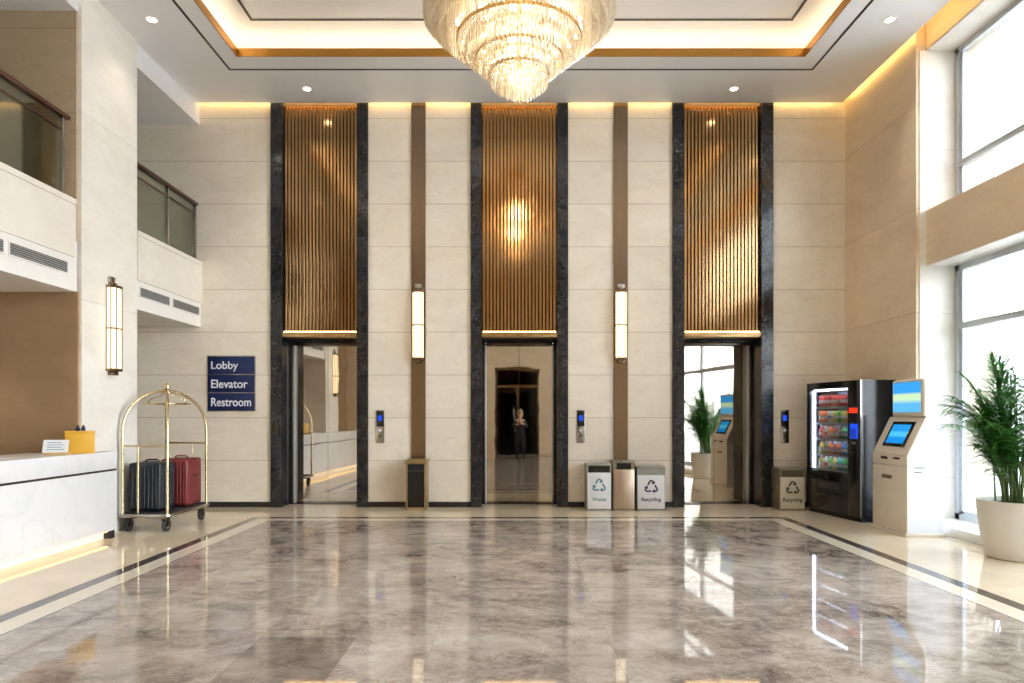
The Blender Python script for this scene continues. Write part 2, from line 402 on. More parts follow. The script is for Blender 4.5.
# front wall behind the camera with a dark glazed doorway
fw = MB(); fw.box(-8.9, -.56, -1.7, -1.4, 0, 6.35).box(.90, 5.9, -1.7, -1.4, 0, 6.35).box(-.56, .90, -1.7, -1.4, 2.95, 6.35)
struct(fw, 'wall_front', M_RIGHT)
d4 = thing('door_4', 'dark glazed entrance doorway', None, (.17, -1.5, 0), kind='structure')
MB().box(-.73, .73, -.9, -.85, 0, 2.95).build('dark_backing', M_BLACKM, d4)
f = MB().box(-.73, -.67, -.05, .08, 0, 2.95).box(.67, .73, -.05, .08, 0, 2.95).box(-.73, .73, -.05, .08, 2.86, 2.95).box(-.03, .03, -.03, .05, 0, 2.3).box(-.67, .67, -.05, .1, 2.28, 2.4)
f.build('door_frame', M_BRONZE, d4)
MB().box(-.67, .67, 0, .01, 0, 2.86).build('pane', M_DARKGLASS, d4)
for s in (-1, 1): MB().tube([(s*.1, .08, .8), (s*.1, .08, 1.6)], .015).build('door_handle', M_STEEL, d4)

# ---------------------------------------------------------------- ceiling
TX0, TX1, TY0, TY1 = -3.53, 3.76, 3.6, 8.76
c = MB()
c.box(-4.64, XR-.08, TY1, YB-.08, H, H+.08); c.box(-4.64, XR-.08, -1.4, TY0, H, H+.08)
c.box(-4.64, TX0, TY0, TY1, H, H+.08); c.box(TX1, XR-.08, TY0, TY1, H, H+.08)
c.box(TX0-.34, TX1+.34, TY0-.34, TY1+.34, 6.26, 6.30)                       # raised tray
c.box(TX0-.36, TX0-.34, TY0-.36, TY1+.36, H+.08, 6.30).box(TX1+.34, TX1+.36, TY0-.36, TY1+.36, H+.08, 6.30)
c.box(TX0-.34, TX1+.34, TY1+.34, TY1+.36, H+.08, 6.30).box(TX0-.34, TX1+.34, TY0-.36, TY0-.34, H+.08, 6.30)
c.box(-8.9, 5.9, -1.7, 10.75, 6.35, 6.5)                                    # unseen slab added on top to keep sky light out
c.box(-6.0, -4.64, -1.4, 4.25, H, H+.08); c.box(-4.66, -4.64, 5.25, 7.30, 5.67, 6.3).box(-4.66, -4.64, 8.38, YB, 5.67, 6.3)  # fascias over the two bays
c.box(-8.7, -4.66, 5.25, 7.275, 5.67, 5.75).box(-8.7, -4.66, 8.38, YB, 5.67, 5.75)
struct(c, 'ceiling', M_CEIL)
def ring(x0, x1, y0, y1, w, z0, z1):
    return MB().box(x0, x1, y1-w, y1, z0, z1).box(x0, x1, y0, y0+w, z0, z1).box(x0, x0+w, y0+w, y1-w, z0, z1).box(x1-w, x1, y0+w, y1-w, z0, z1)
struct(ring(-3.77, 4.01, 3.3, 9.10, .03, H-.004, H+.002), 'trim_2', M_LINE, 'black inlay line around the ceiling tray')
struct(ring(TX0, TX1, TY0, TY1, .012, H-.004, H+.10), 'trim_3', M_GOLDF, 'gold lip around the ceiling tray')
struct(ring(-3.24, 3.48, 3.95, 8.47, .03, 6.250, 6.262), 'trim_4', M_LINE, 'black line on the raised tray ceiling')
# cove light strips (the LED profile lying behind the lip)
cl = thing('cove_light', 'warm light strip hidden behind the gold ceiling tray lip', 'cove light', (0, 0, H+.08))
def strip(x0, x1, y0, y1, z0, z1, m, p, nm='light_strip'): return MB().box(x0, x1, y0, y1, z0, z1).build(nm, m, p)
strip(TX0-.15, TX1+.15, TY1+.12, TY1+.15, 0, .02, G_COVE, cl); strip(TX0-.15, TX1+.15, TY0-.15, TY0-.12, 0, .02, G_COVE, cl)
strip(TX0-.15, TX0-.12, TY0-.1, TY1+.1, 0, .02, G_COVE, cl); strip(TX1+.12, TX1+.15, TY0-.1, TY1+.1, 0, .02, G_COVE, cl)
wl = thing('wall_wash_light', 'warm light strip in the slot between ceiling and back wall', 'cove light', (0, YB-.065, H+.083))
strip(-4.6, 4.8, -.012, .006, .0, .016, G_SLOT, wl)
wl = thing('wall_wash_light', 'warm light strip in the slot above the right stone wall', 'cove light', (XR-.065, 9.2, H+.083))
strip(-.012, .006, -9.0, .8, 0, .016, G_SLOT, wl)

# ---------------------------------------------------------------- upper storey, balcony
struct(MB().box(-8.7, -4.63, 5.25, 7.27, 2.67, 3.2), 'upper_floor', M_WHITE, 'white soffit and slab over the reception desk')
struct(MB().box(-8.7, -4.63, 8.38, YB, 2.67, 3.2), 'upper_floor', M_WHITE, 'white soffit and slab beyond the pillar')
def balcony(y0, y1, vents, posts, lab):
    b = MB(); b.box(-4.75, -4.59, y0, y1, 3.02, 3.565).box(-4.78, -4.585, y0, y1, 3.572, 3.63).box(-4.75, -4.6, y0, y1, 3.565, 3.572)
    struct(b, 'balcony_parapet', M_PARA, 'pale stone balcony parapet '+lab)
    struct(MB().box(-4.75, -4.615, y0, y1, 2.665, 3.02), 'balcony_fascia', M_WHITE, 'white fascia band with grilles '+lab)
    for k, (a, bb_) in enumerate(vents):
        v = thing('vent_grille', VL.pop(0), 'vent', (-4.615, (a+bb_)/2, 2.89))
        L = (bb_-a)/2
        fr = MB().box(-.01, .012, -L, L, .055, .068).box(-.01, .012, -L, L, -.068, -.055).box(-.01, .012, -L, -L+.014, -.055, .055).box(-.01, .012, L-.014, L, -.055, .055)
        fr.build('frame', M_WHITE, v)
        MB().box(.001, .004, -L+.014, L-.014, -.055, .055).build('backing', M_BLACKM, v)
        sl = MB()
        for q in range(5): sl.box(.003, .012, -L+.014, L-.014, -.046+q*.0205, -.036+q*.0205)
        sl.build('slats', plain('grille_grey', (150, 150, 148), .5) if 'grille_grey' not in bpy.data.materials else bpy.data.materials['grille_grey'], v)
    g = thing('glass_railing', 'green-tinted glass balcony railing with dark wooden handrail '+lab, 'railing', (-4.68, 0, 3.63))
    MB().prism([(-.03, .835), (.03, .835), (.035, .865), (.02, .885), (-.02, .885), (-.035, .865)], y0+(.0), y1, 'y').build('handrail', M_WOODR, g)
    MB().box(-.008, .008, posts[0], posts[-1], .70, .715).build('glass_edge_rail', M_WOODR, g)
    for a, bb_ in zip(posts, posts[1:]): MB().box(-.006, .006, a+.02, bb_-.02, .0, .835).build('glass_pane', M_RAILGLASS, g)
    for p in posts: MB().box(-.02, .02, p-.018, p+.018, 0, .84, .003).build('post', M_STEEL, g)
VL = ['slatted white grille at the pillar end of the fascia above the desk', 'second slatted grille from the pillar in the fascia above the desk']
balcony(5.26, 7.19, [(6.25, 7.09), (5.36, 6.2)], [5.30, 6.2, 7.1], 'above the reception desk')
VL = ['slatted grille in the far fascia, next to the pillar', 'slatted grille in the far fascia, next to the back wall']
balcony(8.385, YB-.005, [(8.45, 9.2), (9.27, 10.07)], [8.42, 9.27, 10.08], 'between the pillar and the back wall')

# ---------------------------------------------------------------- elevators
WH = ['left', 'middle', 'right']
TN = 5
for i, (cx, hi, ho) in enumerate(PORT):
    p = MB()
    for s in (-1, 1):
        p.box(cx+s*hi, cx+s*ho, YB-.035, 10.68, 0, 6.2)
    p.box(cx-hi, cx+hi, 10.46, 10.66, 2.485, 2.60)
    struct(p, 'trim_%d' % (TN+i), M_DARKM, 'tall black marble surround of the %s elevator' % WH[i])
    struct(MB().box(cx-hi, cx+hi, 10.36, 10.62, 2.60, 6.2), 'wall_recess', M_BROWN, 'recess behind the slat screen of the %s elevator' % WH[i])
    # door
    d = thing('door_%d' % (i+1), 'mirror-polished doors of the %s elevator' % WH[i], None, (cx, 10.58, 0), kind='structure')
    tilt = [math.radians(-1.25), 0, math.radians(4.0)][i]
    f = MB()
    for s in (-1, 1):
        f.box(s*(hi-.0), s*(hi-.035), -.09, .03, 0, 2.485, .004)
        MB().box(s*(hi-.035), s*(hi-.058), -.05, .03, 0, 2.44, .002).build('frame_strip', M_ALU, d)
    f.box(-hi+.055, hi-.055, -.09, .03, 2.435, 2.485, .004)
    f.build('door_frame', M_DSTEEL, d)
    MB().box(-hi+.0, hi-.0, -.12, .04, 0.0, .012).build('threshold', M_DSTEEL, d)
    for s in (-1, 1):
        lf = MB().box(s*.0025, s*(hi-.055), 0, .03, 0.014, 2.433)
        lf = lf.build('door_leaf', M_MIRROR, d); lf.rotation_euler = (0, 0, tilt)
    MB().box(-hi, hi, .07, .075, 0, 2.484).build('shaft_panel', M_BLACKM, d)
    # slat screen
    g = thing('slat_screen', 'tall bronze slat screen above the %s elevator doors' % WH[i], 'screen', (cx, YB, 2.52))
    top = H-2.52+.03
    MB().box(-hi, hi, .17, .19, .06, top+.1).build('backing_panel', M_SBACK, g)
    sl = MB(); n = 21; w = 2*(hi-.01)/n
    for k in range(n):
        xc = -hi+.01+(k+.5)*w
        sl.box(xc-w*.32, xc+w*.32, .05, .10, .06, top, .0012, 1)
    tag(sl.build('slats', M_SLAT, g))
    MB().box(-hi, hi, -.01, .23, 0, .04, .004).box(-hi, hi, -.012, .0, .03, .072).build('shelf', M_GOLD, g)
    MB().box(-hi, hi, .0, .012, top-.045, top, 0).build('top_rail', M_BRONZE, g)
    strip(-hi+.02, hi-.02, .004, .016, .041, .088, G_WARM, g)
    strip(-hi+.02, hi-.02, .018, .03, top-.012, top, G_WARM, g)

# bronze pilaster strips between the elevators
struct(MB().box(-1.49, -1.28, YB-.02, YB+.01, 0, H+.1), 'trim_8', M_BRONZE, 'bronze strip rising behind the wall light beside the left elevator')
struct(MB().box(1.505, 1.715, YB-.02, YB+.01, 0, H+.1), 'trim_10', M_BRONZE, 'bronze strip rising behind the wall light beside the right elevator')

# wall sconces (front = -Y)
def sconce(loc, rz, label, L=1.02):
    s = thing('wall_sconce', label, 'wall light', loc, rz, 'gold framed wall sconces'); h = L/2
    prof = [(-.085, 0), (-.085, -.055), (-.055, -.10), (.055, -.10), (.085, -.055), (.085, 0)]
    MB().prism([(x*.93, y*.93-.006) for x, y in prof], -h+.03, h-.03, 'z', .004).build('diffuser', G_SCONCE, s)
    f = MB()
    for z in (-h, -.01, h-.03):
        f.prism([(x*1.05, y*1.05) for x, y in prof], z, z+(.03 if z else .02), 'z') if z != -.01 else f.prism([(x*1.02, y*1.02-.001) for x, y in prof], z, z+.016, 'z')
    for x, y in ((-.087, -.057), (-.056, -.104), (.056, -.104), (.087, -.057), (-.087, -.008), (.087, -.008)): f.box(x-.004, x+.004, y-.004, y+.004, -h, h)
    f.build('frame', M_BRONZE, s)
    MB().box(-.05, .05, -.07, 0, -h-.045, -h, .004).build('end_cap', M_BRONZE, s)
    MB().box(-.04, .04, -.06, 0, h, h+.03).build('end_cap', M_BRONZE, s)
    MB().box(-.05, .05, -.035, 0, h+.03, h+.10, .004).build('bracket', M_STEEL, s)
    return s
sconce((-1.385, YB-.02, 2.69), 0, 'glowing wall sconce on the bronze strip above the ash bin')
sconce((1.61, YB-.02, 2.69), 0, 'glowing wall sconce on the bronze strip above the row of three bins')
sconce((XL, 7.82, 2.35), PI/2, 'glowing wall sconce on the pale pillar above the luggage cart', .98)
sconce((XL, 4.62, 2.35), PI/2, 'glowing wall sconce on the pale pier, seen reflected in the left elevator', .98)

# elevator call panels
for x, lab in ((-1.955, 'steel call panel with blue display beside the left elevator'), (1.02, 'steel call panel with blue display beside the middle elevator'), (4.04, 'steel call panel with blue display beside the right elevator')):
    g = thing('call_switch_panel', lab, 'elevator panel', (x, YB, .95), 0, 'elevator call panels')
    MB().box(-.063, .063, -.014, 0, 0, .49, .004).build('plate', M_STEEL, g)
    MB().box(-.055, .055, -.018, -.012, .245, .475, .002).build('display_glass', M_BLACK, g)
    disp = MB().box(-.028, .028, -.020, -.017, .33, .41)
    disp.build('display', G_BLUE, g)
    for z in (.19, .11):
        MB().lathe([(0, -.003), (.022, -.003), (.022, .006), (.017, .009), (0, .009)], (0, 0, 0), 20, M=T((0, -.014, z)) @ R(PI/2, 'X')).build('button', M_LETTER if z > .15 else M_DSTEEL, g)

# wall sign
g = thing('wall_sign', 'navy blue wall sign reading Lobby, Elevator and Restroom', 'sign', (-4.155, YB, 1.42))
MB().box(-.355, .355, -.016, 0, 0, .825, .004).build('backing_plate', M_STEEL, g)
for k, (w_, wd, hh) in enumerate((('Lobby', .40, .15), ('Elevator', .54, .125), ('Restroom', .59, .125))):
    z0 = .825-.012-(k+1)*.262-(k)*.008
    pn = MB().box(-.345, .345, -.026, -.014, z0, z0+.258, .003).build('panel', M_NAVY, g)
    tm = text_mb(w_, wd, hh, .003, .012)
    xf(tm, T((-.345+.05+wd/2, -.0265, z0+.125-(.012 if k == 0 else 0)))).build('lettering', M_LETTER, pn)

# ---------------------------------------------------------------- downlights
def downlight(x, y, label, power=60, z=H):
    g = thing('downlight', label, 'ceiling light', (x, y, z), 0, 'recessed ceiling downlights')
    MB().lathe([(.052, 0), (.075, -.006), (.078, -.002), (.078, .001), (.05, .001)], n=28).build('trim_ring', M_WHITE, g)
    MB().lathe([(0, -.001), (.05, -.001), (.05, .002)], n=24).build('lens', G_DOWN, g)
    L = bpy.data.lights.new('downlight_beam', 'SPOT'); L.energy = power; L.color = (1, .90, .76); L.spot_size = math.radians(95); L.spot_blend = .8; L.shadow_soft_size = .06
    o = bpy.data.objects.new('downlight_beam', L); col.objects.link(o); o.parent = g; o.location = (0, 0, -.03)
    return g
DP = 60
downlight(-2.89, 9.63, 'recessed downlight in front of the left slat screen', DP)
downlight(3.13, 9.63, 'recessed downlight in front of the right slat screen', DP)
downlight(-4.19, 7.95, 'recessed downlight beside the pale pillar', 24)
downlight(4.40, 7.95, 'recessed downlight beside the window corner', DP)
k = 0  # remaining downlights are out of view, added for overall brightness
for y in (5.8, 3.6, 1.6, -.3):
    for x in (-4.15, 4.4):
        downlight(x, y, 'added unseen downlight along the %s side of the ceiling, %s from the elevators' % ('desk' if x < 0 else 'window', ['second', 'third', 'fourth', 'fifth'][k//2]), DP); k += 1
for x, w in ((-1.6, 'desk'), (1.8, 'window')): downlight(x, 1.6, 'added unseen downlight near the entrance, towards the %s' % w, DP)
for y in (5.7, 6.6): downlight(-5.6, y, 'added unseen downlight in the soffit over the desk, %s' % ('far one' if y > 6 else 'near one'), 30, 2.67)

# ---------------------------------------------------------------- chandelier
ch = thing('chandelier', 'large tiered crystal chandelier hanging from the ceiling tray', 'chandelier', (.07, 6.7, 4.43))
Z = lambda z: z-4.43
tiers = [  # ring z, [(radius, bottom z)], bulb radius
    (4.70, [(.275, 4.575), (.21, 4.52), (.14, 4.475), (.07, 4.44)], .12, 4.66),
    (4.84, [(.42, 4.76), (.355, 4.70), (.30, 4.66)], .25, 4.82),
    (5.03, [(.60, 4.92), (.53, 4.86), (.46, 4.81)], .39, 4.98),
    (5.56, [(.93, 5.22), (.86, 5.14), (.78, 5.07), (.70, 5.01)], .60, 5.16),
    (5.86, [(.72, 5.32), (.62, 5.26)], .45, 5.5),
]
for ti, (zr, rows, br, bz) in enumerate(tiers):
    cm = MB(); b = bmesh.new()
    for r, zb in rows:
        n = int(2*PI*r/.040)
        for k in range(n):
            a = 2*PI*(k+random.random()*.15)/n; x, y = r*math.cos(a), r*math.sin(a); w = .0125
            z1, z0 = Z(zr), Z(zb)+random.uniform(-.006, .006)
            zm = (z1+z0)/2
            rows_ = []
            for zz, ww in ((z1, w*.8), (zm+.004, w), (zm-.004, w*.55), (zm-.012, w), (z0+.03, w), (z0, 0)):
                if ww: rows_.append([b.verts.new((x+ww*math.cos(a+q*PI/2+PI/4), y+ww*math.sin(a+q*PI/2+PI/4), zz)) for q in range(4)])
                else: rows_.append([b.verts.new((x, y, zz))])
            b.faces.new(rows_[0][::-1])
            for A, B in zip(rows_, rows_[1:]):
                for q in range(4):
                    if len(B) == 4: b.faces.new((A[q], A[(q+1) % 4], B[(q+1) % 4], B[q]))
                    else: b.faces.new((A[q], A[(q+1) % 4], B[0]))
    cm._merge(b)
    o = cm.build('crystal_tier', M_CRYSTAL, ch, 10); o['kind'] = 'stuff'
    fr = MB(); R0 = rows[0][0]
    for rr in (R0+.008, rows[-1][0]-.02):
        rr = max(rr, .03)
        fr.lathe([(rr-.008, 0), (rr+.008, 0), (rr+.008, .025), (rr-.008, .025), (rr-.008, 0)], (0, 0, Z(zr)), 48)
    for q in range(8):
        a = q*PI/4; fr.tube([(.0, 0, Z(zr)+.012), (R0*math.cos(a), R0*math.sin(a), Z(zr)+.012)], .006, 6)
    fr.build('tier_frame', M_GOLD, ch)
    nb = max(4, int(2*PI*br/.16))
    for q in range(nb):
        a = 2*PI*q/nb; MB().lathe([(0, -.03), (.018, -.02), (.022, 0), (.016, .025), (.008, .05), (0, .06)], (br*math.cos(a), br*math.sin(a), Z(bz)), 10).build('bulb', G_BULB, ch)
MB().tube([(0, 0, Z(4.6)), (0, 0, Z(6.2))], .025, 12).build('stem', M_GOLD, ch)
MB().lathe([(0, 0), (.22, 0), (.26, .03), (.26, .06), (0, .06)], (0, 0, Z(6.2)), 40).build('ceiling_rose', M_GOLD, ch)
for z, e in ((4.66, 10), (5.0, 60), (5.45, 150)):
    L = bpy.data.lights.new('chandelier_lamp', 'POINT'); L.energy = e*.9; L.color = (1, .86, .68); L.shadow_soft_size = .12
    o = bpy.data.objects.new('chandelier_lamp', L); col.objects.link(o); o.parent = ch; o.location = (0, 0, Z(z))

# ================================================================== RECEPTION DESK
ds = thing('reception_desk', 'long white marble reception desk with dark inlay stripe and glowing base', 'reception desk', (-4.40, 7.61, 0))
Y0 = -5.2      # local near end
MB().box(-.16, 0, Y0, 0, .09, .745, .004).box(-.70, -.64, -2.32, -.40, .09, .70).build('front_panel', M_COUNTER, ds)
MB().box(-.155, -.006, Y0, -.006, .743, .768).build('inlay_stripe', M_LINE, ds)
MB().box(-.16, 0, Y0, 0, .766, .96, .004).box(-.70, -.155, -2.32, -.41, .92, .96, .004).build('counter_top', M_COUNTER, ds)
wt = thing('work_table', 'low white work table behind the reception desk, carrying the monitors', 'table', (-5.42, 6.25, 0))
MB().box(-.29, .29, -.93, .93, .70, .74, .004).build('table_top', M_COUNTER, wt)
for sx in (-1, 1):
    for sy in (-1, 1): MB().box(sx*.22-.02, sx*.22+.02, sy*.86-.02, sy*.86+.02, 0, .70).build('leg', M_DSTEEL, wt)
MB().box(-.14, -.09, Y0, -.10, 0, .09).box(-.67, -.62, -2.32, -.45, 0, .09).build('plinth', M_WHITE, ds)
MB().box(-.135, -.02, -.10, -.012, 0, .092).build('end_foot', M_BLACKM, ds)
strip(-.05, -.03, Y0, -.12, .078, .089, G_DESK, ds)

# things on the desk
g = thing('card_holder', 'white notice card leaning in a small wooden stand on the desk', 'card holder', (-4.58, 6.87, .96), math.radians(14))
MB().box(-.10, .12, -.03, .03, 0, .022, .003).build('stand', plain('light_wood', (206, 170, 110), .5), g)
cd = MB().box(-.13, .10, -.002, .002, 0, .135, M=T((0, .0, .02)) @ R(math.radians(-18), 'X')).build('card', M_CARD, g)
ln = MB()
for q in range(4): ln.box(-.09, .06-.02*(q % 2), -.0045, -.0015, .03+q*.024, .036+q*.024, M=T((0, .0, .02)) @ R(math.radians(-18), 'X'))
ln.build('printed_lines', M_PRINT, cd)
g = thing('storage_box', 'amber yellow box on the far end of the desk', 'box', (-4.515, 7.14, .96), math.radians(30))
MB().box(-.13, .13, -.11, .11, 0, .225, .005).build('box_body', M_AMBER, g)
MB().box(-.134, .134, -.114, .114, .205, .235, .005).build('lid', M_AMBER, g)
for dx, nm in ((-.025, 'small dark bottle on the amber box, the one nearer the wall'), (.035, 'small dark bottle on the amber box, the one nearer the desk edge')):
    b_ = thing('small_bottle', nm, 'bottle', (-4.515+dx, 7.14, 1.195), 0, 'small bottles on the amber box')
    MB().lathe([(0, 0), (.018, 0), (.02, .006), (.02, .03), (.012, .04), (0, .04)], n=16).build('bottle_body', M_NAVY, b_)
    MB().lathe([(0, .04), (.01, .04), (.01, .058), (0, .06)], n=12).build('cap', M_BLACKM, b_)
for (x, y, lab) in ((-5.42, 6.90, 'black computer monitor behind the far end of the desk'), (-5.36, 6.25, 'black computer monitor behind the middle of the desk, reflected in the elevator'), (-5.36, 5.6, 'black computer monitor behind the near part of the desk, reflected in the elevator')):
    g = thing('computer_monitor', lab, 'monitor', (x, y, .74), math.radians(82), 'computer monitors behind the desk')
    MB().box(-.22, .22, -.012, .018, .10, .37, .006).build('screen_housing', M_BLACK, g)
    MB().box(-.205, .205, .017, .0195, .115, .358).build('screen', M_BLACKM, g)
    MB().tube([(0, -.015, .02), (0, -.018, .2)], .014, 10).build('neck', M_BLACKM, g)
    MB().box(-.09, .09, -.09, .07, 0, .012, .004).build('stand_base', M_BLACKM, g)

# ================================================================== LUGGAGE CART
g = thing('luggage_cart', 'brass birdcage luggage cart standing beside the reception desk', 'luggage cart', (-4.27, 8.45, 0))
def rrect(hx, hy, r, n=6):
    P = []
    for cx_, cy_, a0 in ((hx-r, hy-r, 0), (-hx+r, hy-r, PI/2), (-hx+r, -hy+r, PI), (hx-r, -hy+r, 3*PI/2)):
        for k in range(n+1): P.append((cx_+r*math.cos(a0+k*PI/2/n), cy_+r*math.sin(a0+k*PI/2/n)))
    return P
MB().prism(rrect(.28, .53, .07), .165, .215, 'z', .004).build('deck', plain('deck_carpet', (40, 40, 42), .8), g)
MB().tube([(x, y, .19) for x, y in rrect(.292, .542, .08)], .022, 10, closed=True).build('bumper', M_STEEL, g)
for sx in (-1, 1):
    for sy in (-1, 1):
        bx, by = sx*.262, sy*.505
        pts = [(bx, by, .2), (bx, by, .6), (bx, by, 1.18)]
        for k in range(1, 11):
            a = k/10*PI/2; pts.append((bx*(math.cos(a)*.98+.02), by*(math.cos(a)*.98+.02), 1.18+.48*math.sin(a)))
        MB().tube(pts, .0165, 14).build('post', M_BRASS, g)
        # caster
        w = MB().tube([(sx*.22-.018, sy*.45, .076), (sx*.22+.018, sy*.45, .076)], .074, 24).build('wheel', M_RUBBER, g)
        MB().tube([(sx*.22-.022, sy*.45, .076), (sx*.22+.022, sy*.45, .076)], .042, 20).build('hub', M_STEEL, w)
        MB().box(sx*.22-.032, sx*.22-.026, sy*.45-.03, sy*.45+.03, .055, .15).box(sx*.22+.026, sx*.22+.032, sy*.45-.03, sy*.45+.03, .055, .15).box(sx*.22-.035, sx*.22+.035, sy*.45-.04, sy*.45+.04, .148, .166).build('fork', M_DSTEEL, g)
for sy in (-1, 1):
    MB().tube([(-.262, sy*.505, 1.0), (.262, sy*.505, 1.0)], .013, 12).build('cross_rail', M_BRASS, g)
    MB().tube([(-.08*sy*-1, sy*.505, .2), (-.08*sy*-1, sy*.505, 1.0)], .012 if sy < 0 else .006, 12).build('guard_post', M_BRASS, g)
MB().lathe([(0, 1.63), (.045, 1.635), (.045, 1.655), (.02, 1.665), (.018, 1.675), (.036, 1.685), (.042, 1.71), (.034, 1.735), (.012, 1.75), (.006, 1.76), (0, 1.765)], n=24).build('finial', M_BRASS, g)
rg = MB(); rg.tube([(.25*math.cos(a), .30*math.sin(a), 1.5) for a in [2*PI*k/32 for k in range(32)]], .008, 8, closed=True)
rg.tube([(-.25, 0, 1.5), (-.2, 0, 1.56), (-.08, 0, 1.6), (0, 0, 1.66)], .007, 8).tube([(.25, 0, 1.5), (.2, 0, 1.56), (.08, 0, 1.6), (0, 0, 1.66)], .007, 8)
rg.build('hanger_ring', M_BRASS, g)

def suitcase(x, y, w, dp, h, mat, label, rz=0, name='suitcase'):
    s = thing(name, label, 'suitcase', (x, y, .2155), rz, 'suitcases on the luggage cart')
    b = MB().box(-w/2, w/2, -dp/2, dp/2, .012, h, .035, 4)
    n = 7
    for k in range(n):
        xx = -w/2+.05+(w-.1)*k/(n-1)
        b.box(xx-.008, xx+.008, -dp/2-.004, dp/2+.004, .05, h-.04, .003, 1)
    for k in range(5):
        yy = -dp/2+.06+(dp-.12)*k/4
        b.box(-w/2-.004, w/2+.004, yy-.008, yy+.008, .05, h-.04, .003, 1)
    b.build('shell', mat, s)
    MB().box(-w/2-.003, w/2+.003, -.006, .006, .012, h+.003, .002, 1).build('zip_band', M_BLACKM, s)
    MB().tube([(-.08, 0, h-.01), (-.075, 0, h+.02), (-.05, 0, h+.03), (.05, 0, h+.03), (.075, 0, h+.02), (.08, 0, h-.01)], .010, 8).build('handle', mat, s)
    for sx in (-1, 1):
        for sy in (-1, 1): MB().tube([(sx*(w/2-.05)-.012, sy*(dp/2-.05), .018), (sx*(w/2-.05)+.012, sy*(dp/2-.05), .018)], .018, 12).build('wheel', M_BLACKM, s)
    MB().box(w/2, w/2+.008, -.05, .05, h*.62, h*.66, .002, 1).build('side_handle', M_BLACKM, s)
    return s
suitcase(-4.34, 8.24, .38, .37, .58, M_CASEB, 'black and navy ribbed suitcase at the front of the luggage cart')
suitcase(-4.21, 8.70, .34, .40, .60, M_CASER, 'maroon ribbed suitcase at the back of the luggage cart')

# ================================================================== BINS
def recycle(mat, S, parent, at):
    """three chasing arrows, local XZ plane"""
    m = MB()
    for q in range(3):
        a = q*2*PI/3
        P = [(-.40, .24), (-.25, .50), (-.10, .74), (.10, .74), (.20, .57)]; w = .095
        P = [Vector((x, 0, z-.0)) for x, z in P]
        Mx = T(at) @ Matrix.Scale(S, 4) @ R(-a, 'Y')
        def off(i):
            t = (P[min(i+1, 4)]-P[max(i-1, 0)]).normalized(); return Vector((-t.z, 0, t.x))*w
        L = [P[i]+off(i) for i in range(5)]; Rr = [P[i]-off(i) for i in range(5)]
        for i in range(4):
            m.prism([(L[i].x, L[i].z), (L[i+1].x, L[i+1].z), (Rr[i+1].x, Rr[i+1].z), (Rr[i].x, Rr[i].z)], -.02, .02, 'y', M=Mx)
        t = (P[4]-P[3]).normalized(); nn = Vector((-t.z, 0, t.x))
        A = P[4]+nn*.26; B = P[4]-nn*.26; C = P[4]+t*.32
        m.prism([(A.x, A.z), (C.x, C.z), (B.x, B.z)], -.02, .02, 'y', M=Mx)
    return m.build('recycling_symbol', mat, parent)
def bin_(x0, x1, h, label, body, trim, flapm, ink=None, text=None, tw=.2, yf=9.76, flap_in=.02, side=None):
    w = (x1-x0); dp = .325
    g = thing('waste_bin', label, 'waste bin', ((x0+x1)/2, yf, 0), 0, 'waste bins along the elevator wall')
    hw = w/2
    MB().box(-hw, hw, .008, dp, .012, h-.125, .004).box(-hw, hw, .008, .02, 0.0, .02).box(-hw, -hw+.02, .008, dp, 0, .02).box(hw-.02, hw, .008, dp, 0, .02).build('bin_body', side or trim, g)
    MB().box(-hw+.008, hw-.008, .0, .012, .022, h-.125, .003).build('front_panel', body, g)
    MB().box(-hw, hw, 0, dp, h-.03, h, .006).box(-hw, -hw+flap_in, 0, dp, h-.125, h-.02).box(hw-flap_in, hw, 0, dp, h-.125, h-.02).box(-hw, hw, dp-.02, dp, h-.125, h-.02).build('top', trim, g)
    MB().box(-hw+flap_in, hw-flap_in, .014, .024, h-.135, h-.035).build('flap', flapm, g)
    if ink:
        recycle(ink, .125, g, (0, -.001, h*.53))
        tm = text_mb(text, tw, None, .0015, .02); xf(tm, T((0, .0005, h*.24))).build('lettering', ink, g)
    return g
bin_(1.07, 1.42, .665, 'white recycling bin with black flap and teal symbol', M_BINW, M_BINGREY, M_BLACK, M_TEAL, 'Waste', .2)
bin_(1.445, 1.755, .71, 'plain bronze waste bin in the middle of the row of three', M_BINBR, M_BINTRIM, M_BLACK, flap_in=.05)
bin_(1.79, 2.19, .63, 'white recycling bin with grey flap and violet symbol', M_BINW, M_BINGREY, M_BINGREY, M_PURPLE, 'Recycling', .28)
bin_(3.83, 4.19, .60, 'beige recycling bin standing next to the vending machine', M_BINB, M_BINTRIM, plain('flap_olive', (96, 90, 62), .5), M_OLIVE, 'Recycling', .28)
# ash bin
g = thing('ash_bin', 'slim bronze framed bin with black front below the sconce beside the left elevator', 'waste bin', (-1.375, 9.76, 0))
f = MB()
for s in (-1, 1): f.box(s*.145, s*.12, 0, .03, 0, .69, .003)
f.box(-.145, .145, 0, .03, 0, .04, .003).box(-.145, .145, .03, .33, 0, .68, .003)
f.build('bin_body', M_ASH, g)
MB().box(-.155, .155, -.012, .335, .665, .725, .006).build('top', M_ASH, g)
MB().box(-.12, .12, .008, .03, .04, .56).build('front_panel', M_BLACK, g)
MB().box(-.12, .12, .018, .032, .565, .66).build('opening', M_BLACKM, g)

